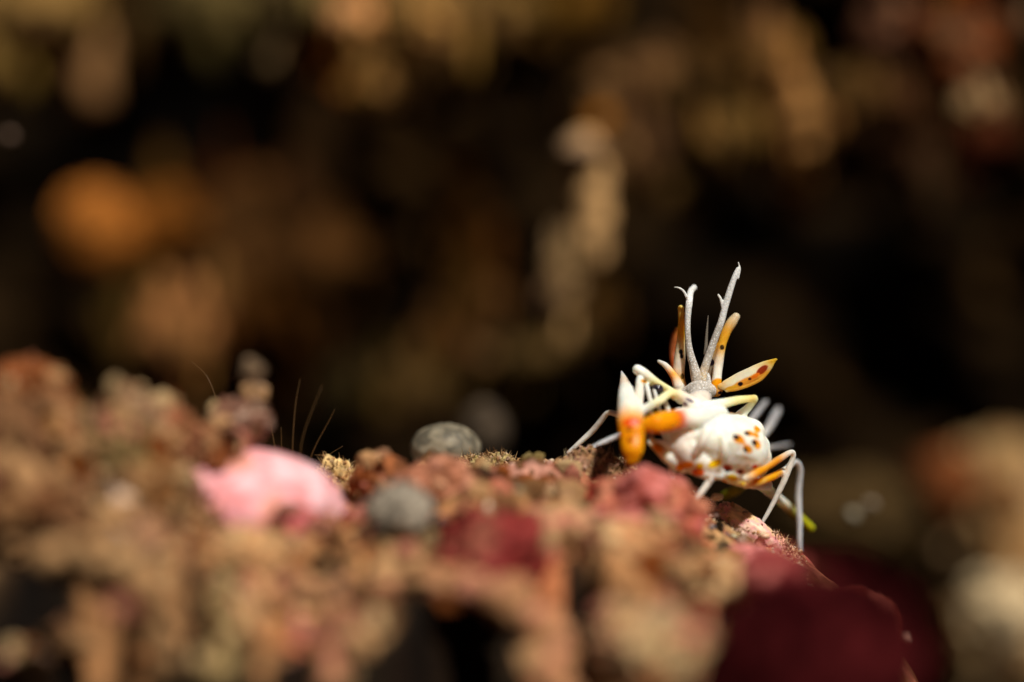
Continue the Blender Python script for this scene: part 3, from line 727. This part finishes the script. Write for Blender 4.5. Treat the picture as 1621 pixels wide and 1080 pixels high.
# ------------------------------------------------------------------ the shrimp
def remesh(name, V, F, voxel):
    me = bpy.data.meshes.new('t'); me.from_pydata(V.tolist(), [], F)
    o = bpy.data.objects.new('t', me); C.objects.link(o)
    m = o.modifiers.new('r', 'REMESH'); m.mode = 'VOXEL'; m.voxel_size = voxel; m.use_smooth_shade = True
    dg = bpy.context.evaluated_depsgraph_get(); dg.update()
    e = o.evaluated_get(dg).to_mesh()
    v = np.empty(len(e.vertices) * 3); e.vertices.foreach_get('co', v); v = v.reshape(-1, 3)
    nl = len(e.loops); li = np.empty(nl, np.int64); e.loops.foreach_get('vertex_index', li)
    ed = np.empty(len(e.edges) * 2, np.int64); e.edges.foreach_get('vertices', ed); ed = ed.reshape(-1, 2)
    faces = [list(p.vertices) for p in e.polygons]
    o.evaluated_get(dg).to_mesh_clear()
    bpy.data.objects.remove(o); bpy.data.meshes.remove(me)
    deg = np.bincount(ed.ravel(), minlength=len(v))[:, None]
    for lam in (0.5, -0.52, 0.5, -0.52, 0.5, -0.52):
        acc = np.zeros_like(v)
        for ax in range(3):
            acc[:, ax] = np.bincount(ed[:, 0], v[ed[:, 1], ax], len(v)) + np.bincount(ed[:, 1], v[ed[:, 0], ax], len(v))
        v = v + lam * (acc / np.maximum(deg, 1) - v)
    return v, faces

W = lin((246, 236, 220)); WY = lin((250, 222, 160)); OR = lin((232, 146, 8)); RD = lin((214, 84, 14)); BK = lin((22, 12, 24))
GY = lin((186, 176, 164)); BL = lin((190, 188, 190)); TN = lin((220, 206, 192)); YE = lin((250, 190, 14)); GN = lin((150, 152, 22)); DR = lin((120, 34, 10))

def grow(name, chains, voxel, mat, parent=None, spots=(), origin=None):
    """chains: (points (px,py,y,r px), colours, flatness) fused into one continuous skin"""
    V, F, S, R, K, n = [], [], [], [], [], 0
    for pts, cols, ell in chains:
        A = np.array([[*P(a, b, y), r / PXC] for a, b, y, r in pts])
        s = catmull(A, 10)
        s[:, 3] = np.maximum(s[:, 3], voxel * 1.1)
        v, f = rings_tube(s[:, :3], s[:, 3], n=18, ell=ell)
        V.append(v); F += [[i + n for i in q] for q in f]; n += len(v)
        cols = np.array(cols if len(cols) > 1 else [cols[0], cols[0]])
        u = np.linspace(0, len(cols) - 1, len(s)); i = np.minimum(u.astype(int), len(cols) - 2); w = (u - i)[:, None]
        w = w * w * (3 - 2 * w)
        S.append(s[:, :3]); R.append(s[:, 3]); K.append(cols[i] * (1 - w) + cols[i + 1] * w)
    v, faces = remesh(name, np.concatenate(V), F, voxel)
    S, R, K = np.concatenate(S), np.concatenate(R), np.concatenate(K)
    col = np.empty((len(v), 3)); rl = np.empty(len(v))
    for a in range(0, len(v), 4000):
        q = v[a:a + 4000]
        d = np.sqrt(((q[:, None] - S[None]) ** 2).sum(2)) - R[None]
        d = d - d.min(1, keepdims=True)
        w = np.exp(-d / 0.012); w /= w.sum(1, keepdims=True)
        col[a:a + 4000] = w @ K; rl[a:a + 4000] = w @ R
    wv = np.stack([fbm(v, 4.5, 3, 12), fbm(v, 4.5, 3, 40), fbm(v, 4.5, 3, 77)], 1)
    v = v + np.minimum(0.016, 0.11 * rl)[:, None] * wv
    k = FOC * PXC / (FOC + v[:, 1])
    sx, sy = v[:, 0] * k + 810.5, 540 - v[:, 2] * k
    for px, py, rx, ry, rot, c in spots:
        near = (sx - px) ** 2 + (sy - py) ** 2 < 16 + (0.5 * min(rx, ry)) ** 2
        if not near.any(): continue
        dy = v[near, 1].min()
        cs, sn = math.cos(math.radians(rot)), math.sin(math.radians(rot))
        ux, uy = (sx - px) * cs + (sy - py) * sn, -(sx - px) * sn + (sy - py) * cs
        q = np.sqrt((ux / rx) ** 2 + (uy / ry) ** 2 + ((v[:, 1] - dy) / 0.16) ** 2) + 0.12 * fbm(v, 9, 2, px)
        w = sstep(1.15, 0.8, q)[:, None]
        col = col * (1 - w) + np.asarray(c) * w
    col = col * (1 + 0.06 * fbm(v, 14, 3, 4)[:, None])
    og = v.mean(0) if origin is None else np.asarray(origin)
    o = link(name, mesh_from(name, v - og, faces, col), mat)
    o.location = Vector(og * U)
    if parent:
        o.parent = parent
        o.location = Vector(og * U) - parent.location
    return o

body_chains = [
    # abdomen and carapace
    ([(1058, 668, -0.35, 20), (1085, 682, -0.45, 36), (1125, 698, -0.5, 48), (1165, 708, -0.4, 48), (1188, 718, -0.25, 32)], [W, W, W, W], 1.0),
    ([(1150, 682, -0.2, 30), (1180, 692, -0.1, 34), (1196, 705, -0.05, 22)], [W, W], 1.0),
    ([(1075, 665, -0.55, 20), (1112, 664, -0.6, 18), (1142, 668, -0.45, 12)], [W, W], 1.0),
    ([(1072, 676, -0.62, 15), (1080, 706, -0.64, 20), (1092, 724, -0.64, 18), (1125, 735, -0.6, 20), (1165, 745, -0.45, 18), (1200, 740, -0.3, 14)], [W, TN, W, W], 1.0),
    ([(1108, 628, 0.0, 18), (1104, 645, -0.15, 22), (1100, 665, -0.3, 26)], [GY, TN, W], 1.0),
    # folds and small spines of the carapace
    ([(1078, 672, -0.62, 9), (1090, 700, -0.68, 11), (1108, 732, -0.68, 8)], [W, W], 0.9),
    ([(1108, 668, -0.62, 10), (1122, 695, -0.68, 12), (1136, 738, -0.66, 8)], [W, W], 0.9),
    ([(1150, 672, -0.46, 12), (1166, 700, -0.56, 13), (1162, 742, -0.52, 8)], [W, W], 0.9),
    ([(1104, 678, -0.64, 10), (1088, 692, -0.68, 11), (1074, 704, -0.68, 8)], [W, TN], 0.9),
    ([(1118, 684, -0.76, 7), (1112, 700, -0.78, 7), (1100, 718, -0.74, 6)], [W, TN], 0.9),
    ([(1142, 690, -0.72, 7), (1146, 712, -0.73, 7), (1140, 734, -0.68, 5)], [W, W], 0.9),
    ([(1198, 690, -0.1, 10), (1212, 700, -0.05, 6), (1215, 720, -0.05, 4), (1212, 745, -0.05, 3)], [W, W, W], 1.0),
    ([(1165, 672, -0.3, 8), (1160, 664, -0.3, 4), (1157, 660, -0.3, 1.5)], [W, TN], 1.0),
    ([(1060, 706, -0.7, 6), (1048, 700, -0.75, 3.5), (1038, 698, -0.78, 1.5)], [W, TN], 1.0),
    ([(1030, 606, -0.3, 4), (1026, 596, -0.3, 2.6), (1025, 588, -0.3, 1.2)], [WY, TN], 1.0),
    ([(1068, 628, -0.45, 5), (1076, 618, -0.4, 3), (1082, 610, -0.38, 1.5)], [WY, TN], 1.0),
    ([(1120, 742, -0.62, 5), (1124, 752, -0.66, 3), (1126, 762, -0.68, 1.4)], [W, TN], 1.0),
    # head shield: two bars and the ribs between them
    ([(1010, 586, -0.3, 8.5), (1019, 592, -0.3, 9), (1038, 604, -0.3, 6), (1058, 617, -0.25, 6), (1078, 631, -0.3, 9)], [W, W, WY, WY, W], 1.0),
    ([(1000, 660, -0.6, 11), (1022, 647, -0.6, 7.5), (1042, 635, -0.6, 6.5), (1063, 622, -0.5, 6.5), (1084, 629, -0.45, 9), (1102, 648, -0.5, 14)], [W, W, lin((250, 226, 180)), WY, TN, W], 1.0),
    ([(1013, 600, -0.38, 6), (1011, 625, -0.45, 8), (1006, 655, -0.55, 12)], [W, TN, W], 0.8),
    ([(1022, 604, -0.3, 4), (1026, 622, -0.4, 4), (1032, 644, -0.5, 3.5)], [W, TN], 0.8),
    ([(1034, 612, -0.3, 3.4), (1039, 630, -0.4, 3.4)], [TN, TN], 0.8),
    ([(1028, 646, -0.5, 3), (1042, 675, -0.45, 3), (1056, 702, -0.5, 3.5)], [TN, TN], 0.8),
    ([(1040, 638, -0.5, 3), (1052, 668, -0.45, 3), (1066, 696, -0.5, 3.5)], [TN, TN], 0.8),
    ([(1052, 632, -0.45, 3.4), (1062, 662, -0.45, 5)], [TN, TN], 0.8),
    # folded arm at right
    ([(1095, 650, -0.45, 12), (1130, 642, -0.4, 9), (1165, 634, -0.3, 6.5), (1195, 630, -0.2, 5)], [W, W, WY, lin((238, 196, 110))], 0.9),
    ([(1196, 632, -0.2, 4.5), (1183, 647, -0.15, 6.5), (1164, 662, -0.15, 8), (1146, 678, -0.2, 11)], [WY, W, W], 0.9),
    # keel under the belly
    ([(1030, 700, -0.6, 5), (1045, 712, -0.65, 8), (1058, 724, -0.65, 10), (1080, 735, -0.6, 14)], [W, lin((240, 170, 60)), W, W], 1.0),
    ([(1140, 752, -0.5, 9), (1165, 760, -0.45, 10), (1190, 764, -0.4, 10), (1215, 768, -0.1, 9)], [W, WY, TN, TN], 1.0),
    ([(1085, 738, -0.6, 8), (1112, 748, -0.65, 9), (1140, 752, -0.6, 9)], [WY, TN, W], 1.0),
    # walking legs
    ([(1180, 758, -0.62, 6), (1192, 752, -0.62, 6.2), (1208, 742, -0.52, 6), (1226, 731, -0.36, 5.6), (1250, 717, -0.05, 4.6), (1256, 721, 0.0, 4.2), (1248, 745, 0.0, 5.2), (1238, 768, 0.0, 5), (1222, 800, 0.0, 4.2), (1201, 838, -0.02, 2.6)],
     [W, OR * .9, OR * 0.85, OR * 0.8, TN, TN, TN, TN, TN, TN], 1.0),
    ([(1180, 768, -0.5, 6), (1194, 765, -0.5, 6.5), (1212, 759, -0.4, 6.4), (1230, 751, -0.15, 6), (1246, 742, 0.35, 5), (1258, 731, 0.6, 4.8), (1267, 742, 0.7, 5), (1264, 780, 0.75, 5.2), (1265, 825, 0.75, 5), (1266, 872, 0.75, 4)],
     [TN, lin((240, 190, 110)), OR, OR * .9, W, BL, BL, BL, BL, BL], 1.0),
    ([(1206, 768, 0.1, 10), (1232, 790, 0.6, 8), (1256, 812, 0.95, 8), (1284, 836, 1.1, 6.5)], [W, W, GN, lin((176, 176, 30))], 1.0),
    ([(1134, 744, -0.6, 7.2), (1120, 766, -0.65, 5.6), (1104, 788, -0.7, 4.8), (1094, 804, -0.75, 4.0)], [W, TN, TN, TN], 1.0),
    ([(1062, 730, -0.6, 6.4), (1064, 752, -0.6, 4.8), (1068, 778, -0.65, 4.0)], [TN, BL, BL], 1.0),
    ([(990, 660, -0.3, 5.6), (976, 656, -0.25, 4.8), (962, 654, -0.2, 4.0), (950, 668, -0.15, 4.8), (930, 690, -0.1, 4.8), (899, 717, -0.1, 2.8)], [TN, TN, TN, TN, TN], 1.0),
    ([(1010, 680, 0.4, 4.8), (980, 690, 0.6, 4.8), (950, 703, 0.6, 4.4), (916, 722, 0.6, 3.2)], [BL, BL, BL], 1.0),
    # far side legs
    ([(1170, 690, 0.5, 6.4), (1192, 662, 1.1, 5.6), (1212, 636, 1.4, 4.0)], [GY, BL * .7, BL * .6], 1.0),
    ([(1190, 705, 0.4, 7.2), (1212, 684, 1.2, 6.4), (1228, 656, 1.6, 6.4), (1232, 648, 1.7, 4.8)], [W, BL * .7, BL * .7], 1.0),
    ([(1195, 715, 0.3, 5.6), (1225, 708, 1.2, 4.0), (1250, 704, 1.6, 3.2)], [W, BL * .6, BL * .5], 1.0),
    # short yellow leg behind the belly
    ([(1180, 765, 0.2, 8), (1165, 776, 0.8, 9), (1148, 786, 1.0, 8)], [GN, GN, GN], 1.0),
    # small stub horn left of the stems
    ([(1043, 572, 0.15, 3), (1055, 580, 0.1, 5), (1067, 596, 0.05, 6.5), (1074, 612, 0.0, 9)], [TN, TN, OR, TN], 1.0),
]
Yb, Rb = YE * 0.95, lin((196, 70, 10))
body_spots = [
    (1169, 695, 9.5, 7, 30, OR), (1165, 692, 5.5, 4, 30, BK), (1184, 711, 9.5, 6.5, 45, OR), (1180, 712, 4.5, 3.2, 60, BK), (1176, 700, 6, 3.5, 40, OR),
    (1187, 686, 8, 5, 10, OR), (1182, 686, 5, 3.2, 20, BK), (1200, 678, 7, 7, 0, OR), (1197, 689, 6, 4, 40, OR), (1198, 703, 9.5, 6, 60, OR), (1194, 701, 5.5, 4, 60, BK),
    (1132, 734, 12, 6.5, -22, YE), (1108, 738, 6.5, 5.5, 0, YE), (1106, 748, 10, 6, 0, RD), (1088, 736, 12, 6, -10, OR), (1076, 740, 6, 7, 0, OR),
    (1152, 741, 8, 5, 20, Rb), (1152, 745, 5, 2.5, 0, BK), (1172, 747, 7, 4.5, 0, Rb), (1172, 747, 4, 2.5, 0, BK), (1195, 739, 5, 3.5, -20, Rb),
    (1160, 757, 10, 6, 15, YE), (1174, 765, 12, 6, 8, YE), (1200, 761, 9, 5, -25, OR), (1146, 765, 5, 6, 0, OR), (1042, 710, 9, 5, 35, OR),
    (1020, 604, 6, 3, 20, OR), (1062, 632, 8, 4, -40, lin((250, 190, 110))), (1095, 683, 5, 3, 30, lin((236, 190, 160))), (1085, 640, 4, 3, 30, lin((120, 100, 120))), (1092, 634, 8, 2.5, 25, lin((90, 74, 100))),
]
og = P(1120, 760, -0.4)
shrimp = grow('tiger_shrimp', body_chains, 0.0085, M_shell, spots=body_spots, origin=og)
tag(shrimp, 'white spiny shrimp with orange claws and upright silvery stalks on the reef crest', 'shrimp')

# claws
grow('claw', [([(984, 588, -0.1, 1.8), (988, 603, -0.2, 7), (991, 620, -0.5, 12.5), (996, 643, -0.8, 17.5), (999, 670, -0.95, 20), (1001, 695, -1.0, 19.5), (1002, 712, -1.05, 17.5), (1002, 722, -1.05, 13)],
               [TN, lin((226, 196, 170)), W, W, OR, OR * .9, lin((214, 140, 6)), lin((200, 130, 6))], 0.5),
              ([(983, 655, -0.5, 5), (981, 634, -0.3, 4), (986, 606, -0.2, 3)], [W, TN], 0.8)],
     0.009, M_shell, shrimp, spots=[(1000, 668, 15, 8, -10, RD), (995, 680, 4, 3, 0, DR), (997, 697, 5, 4, 0, lin((150, 62, 8)))])['label'] = 'hanging orange paddle claw with red spots'
grow('claw', [([(1026, 672, -0.95, 12), (1042, 670, -0.95, 15), (1062, 667, -0.85, 15.5), (1078, 663, -0.75, 15), (1105, 660, -0.65, 17), (1140, 655, -0.5, 14)],
               [OR, OR, OR, RD, W, W, W], 0.9)], 0.009, M_shell, shrimp)['label'] = 'orange forearm pointing left with a red joint'
grow('mouthpart', [([(1018, 668, -0.8, 6), (1020, 682, -0.8, 6), (1030, 690, -0.75, 5)], [lin((120, 96, 86)), lin((90, 76, 70))], 1.0),
                   ([(1028, 680, -0.75, 4), (1032, 697, -0.7, 4), (1044, 702, -0.65, 4)], [lin((214, 180, 130)), lin((150, 130, 50))], 1.0)], 0.009, M_shell, shrimp)
# upright silvery stalks
SG = lin((188, 180, 170)); SW = lin((236, 232, 226))
grow('antennule', [([(1106, 625, 0.0, 8.0), (1104, 605, 0.0, 9.6), (1098, 580, 0.0, 7.2), (1090, 545, 0.0, 5.2), (1088, 510, 0.0, 4.8), (1091, 478, 0.02, 5.6), (1094, 462, 0.15, 5.2), (1099, 455, 0.3, 4.8)],
                    [SG, lin((200, 186, 170)), SG, SG, SW, SW, SW], 0.9),
                   ([(1087, 470, 0.0, 2.56), (1082, 461, 0.0, 2.08), (1075, 456, 0.0, 1.6), (1068, 455, 0.0, 0.8)], [SW, W], 0.9)], 0.0055, M_stem, shrimp)
grow('antennule', [([(1110, 625, 0.0, 8.0), (1111, 600, 0.0, 7.2), (1118, 575, 0.0, 6.4), (1130, 540, 0.0, 6.0), (1142, 508, 0.0, 5.6), (1148, 485, 0.0, 5.2), (1156, 458, 0.0, 5.2), (1164, 436, 0.0, 4.4), (1168, 426, 0.0, 3.2)],
                    [SG, lin((224, 196, 160)), SG, SG, SW, SW, SW, SW], 0.9),
                   ([(1168, 440, 0.0, 2.4), (1171, 426, 0.0, 1.92), (1169, 416, 0.0, 0.96)], [SW, W], 0.9),
                   ([(1144, 488, 0.0, 2.4), (1141, 474, 0.0, 2.24), (1137, 467, 0.0, 1.76)], [SW, W], 0.9)], 0.0055, M_stem, shrimp)
grow('antenna_base', [([(1088, 622, 0.0, 12), (1104, 618, -0.03, 16), (1122, 620, 0.0, 12)], [SG, SG, SG], 0.9), ([(1100, 640, -0.1, 14), (1104, 615, -0.05, 12)], [SG, SG], 0.9),
                      ([(1120, 625, 0.0, 5), (1121, 600, 0.0, 4), (1121, 592, 0.0, 2)], [SG, SW], 0.9)], 0.0075, M_stem, shrimp)
# yellow horned eye stalks
YL = lin((226, 156, 36)); CR = lin((226, 200, 160))
grow('eye_stalk', [([(1078, 618, 0.1, 10), (1075, 596, 0.1, 9), (1076, 570, 0.1, 9), (1078, 540, 0.1, 7), (1079, 510, 0.1, 6.2), (1078, 488, 0.1, 5.4)],
                    [CR, lin((214, 160, 60)), lin((236, 214, 196)), CR, YL, YL, lin((214, 170, 90))], 0.9),
                   ([(1070, 596, 0.4, 6), (1066, 560, 0.5, 7), (1068, 535, 0.5, 6), (1072, 520, 0.5, 3)], [RD * .4, lin((150, 84, 46)), lin((150, 84, 20))], 0.9)],
     0.0065, M_shell, shrimp, spots=[(1078, 557, 3.2, 4.2, 0, BK), (1079, 564, 3, 4, 0, BK), (1080, 596, 3, 5, 0, lin((90, 66, 20)))])
grow('eye_stalk', [([(1132, 618, 0.05, 12), (1134, 600, 0.05, 8), (1137, 575, 0.08, 7.5), (1142, 548, 0.1, 7), (1150, 525, 0.12, 8), (1159, 510, 0.14, 8.5), (1165, 502, 0.15, 7)],
                    [OR, W, lin((226, 210, 190)), lin((222, 160, 40)), lin((214, 150, 40)), lin((196, 166, 120)), lin((186, 170, 146))], 0.9),
                   ([(1120, 600, 0.12, 7), (1127, 575, 0.12, 8), (1136, 548, 0.12, 7)], [lin((150, 120, 90)), lin((110, 90, 60)), lin((180, 130, 40))], 0.8)],
     0.0065, M_shell, shrimp, spots=[(1126, 574, 5, 6, 10, BK), (1143, 550, 3.5, 4, 0, lin((60, 40, 14))), (1136, 607, 10, 7, -15, OR), (1127, 621, 4.5, 3.5, 0, DR * .5), (1140, 622, 4, 3, 0, BK)])
e = link('eye', lump_mesh('eye', (0.05, 0.045, 0.04), [lin((16, 12, 20)), lin((40, 30, 44))], sub=4, rough=0.02), M_eye, shrimp)
e.location = Vector(P(1040, 616, -0.3) * U) - shrimp.location
# leaf shaped scale at right, thin spine between the stalks
OL = lin((244, 156, 34))
grow('antennal_scale', [([(1140, 612, 0.0, 5), (1150, 611, 0.0, 8), (1170, 602, 0.0, 11.5), (1195, 590, 0.0, 12), (1212, 580, 0.0, 8), (1222, 573, 0.0, 4), (1229, 569, 0.0, 2)],
                         [OL, lin((246, 214, 178)), lin((248, 222, 196)), lin((246, 200, 150)), OL, OL], 0.35),
                        ([(1146, 606, 0.0, 3), (1170, 592, 0.0, 3), (1205, 576, 0.0, 3), (1228, 569, 0.0, 2)], [OL, OL, OL], 0.9),
                        ([(1150, 619, 0.0, 2.6), (1170, 615, 0.0, 3), (1200, 603, 0.0, 3), (1214, 590, 0.0, 2.6), (1226, 572, 0.0, 2)], [lin((255, 190, 70)), OL, lin((250, 226, 190)), OL], 0.9)],
     0.0055, M_shell, shrimp, spots=[(1188, 604, 38, 9, -26, lin((240, 150, 50))), (1172, 608, 4.5, 3.5, -20, BK), (1187, 600, 3, 2.2, -20, lin((80, 24, 10))), (1206, 586, 11, 5.5, -38, lin((140, 44, 10))), (1196, 595, 8, 3, -30, lin((226, 110, 20))), (1158, 614, 12, 3, -15, lin((246, 160, 40)))])
link('spine', (lambda vf: mesh_from('spine', vf[0] - og, vf[1]))(rings_tube(catmull([P(1117, 560, .05), P(1119, 525, .05), P(1121, 500, .05)], 6), np.linspace(0.016, 0.003, 13), n=8)), M_glassy, shrimp)
print('tris', sum(len(o.data.polygons) for o in bpy.data.objects if o.type == 'MESH'))
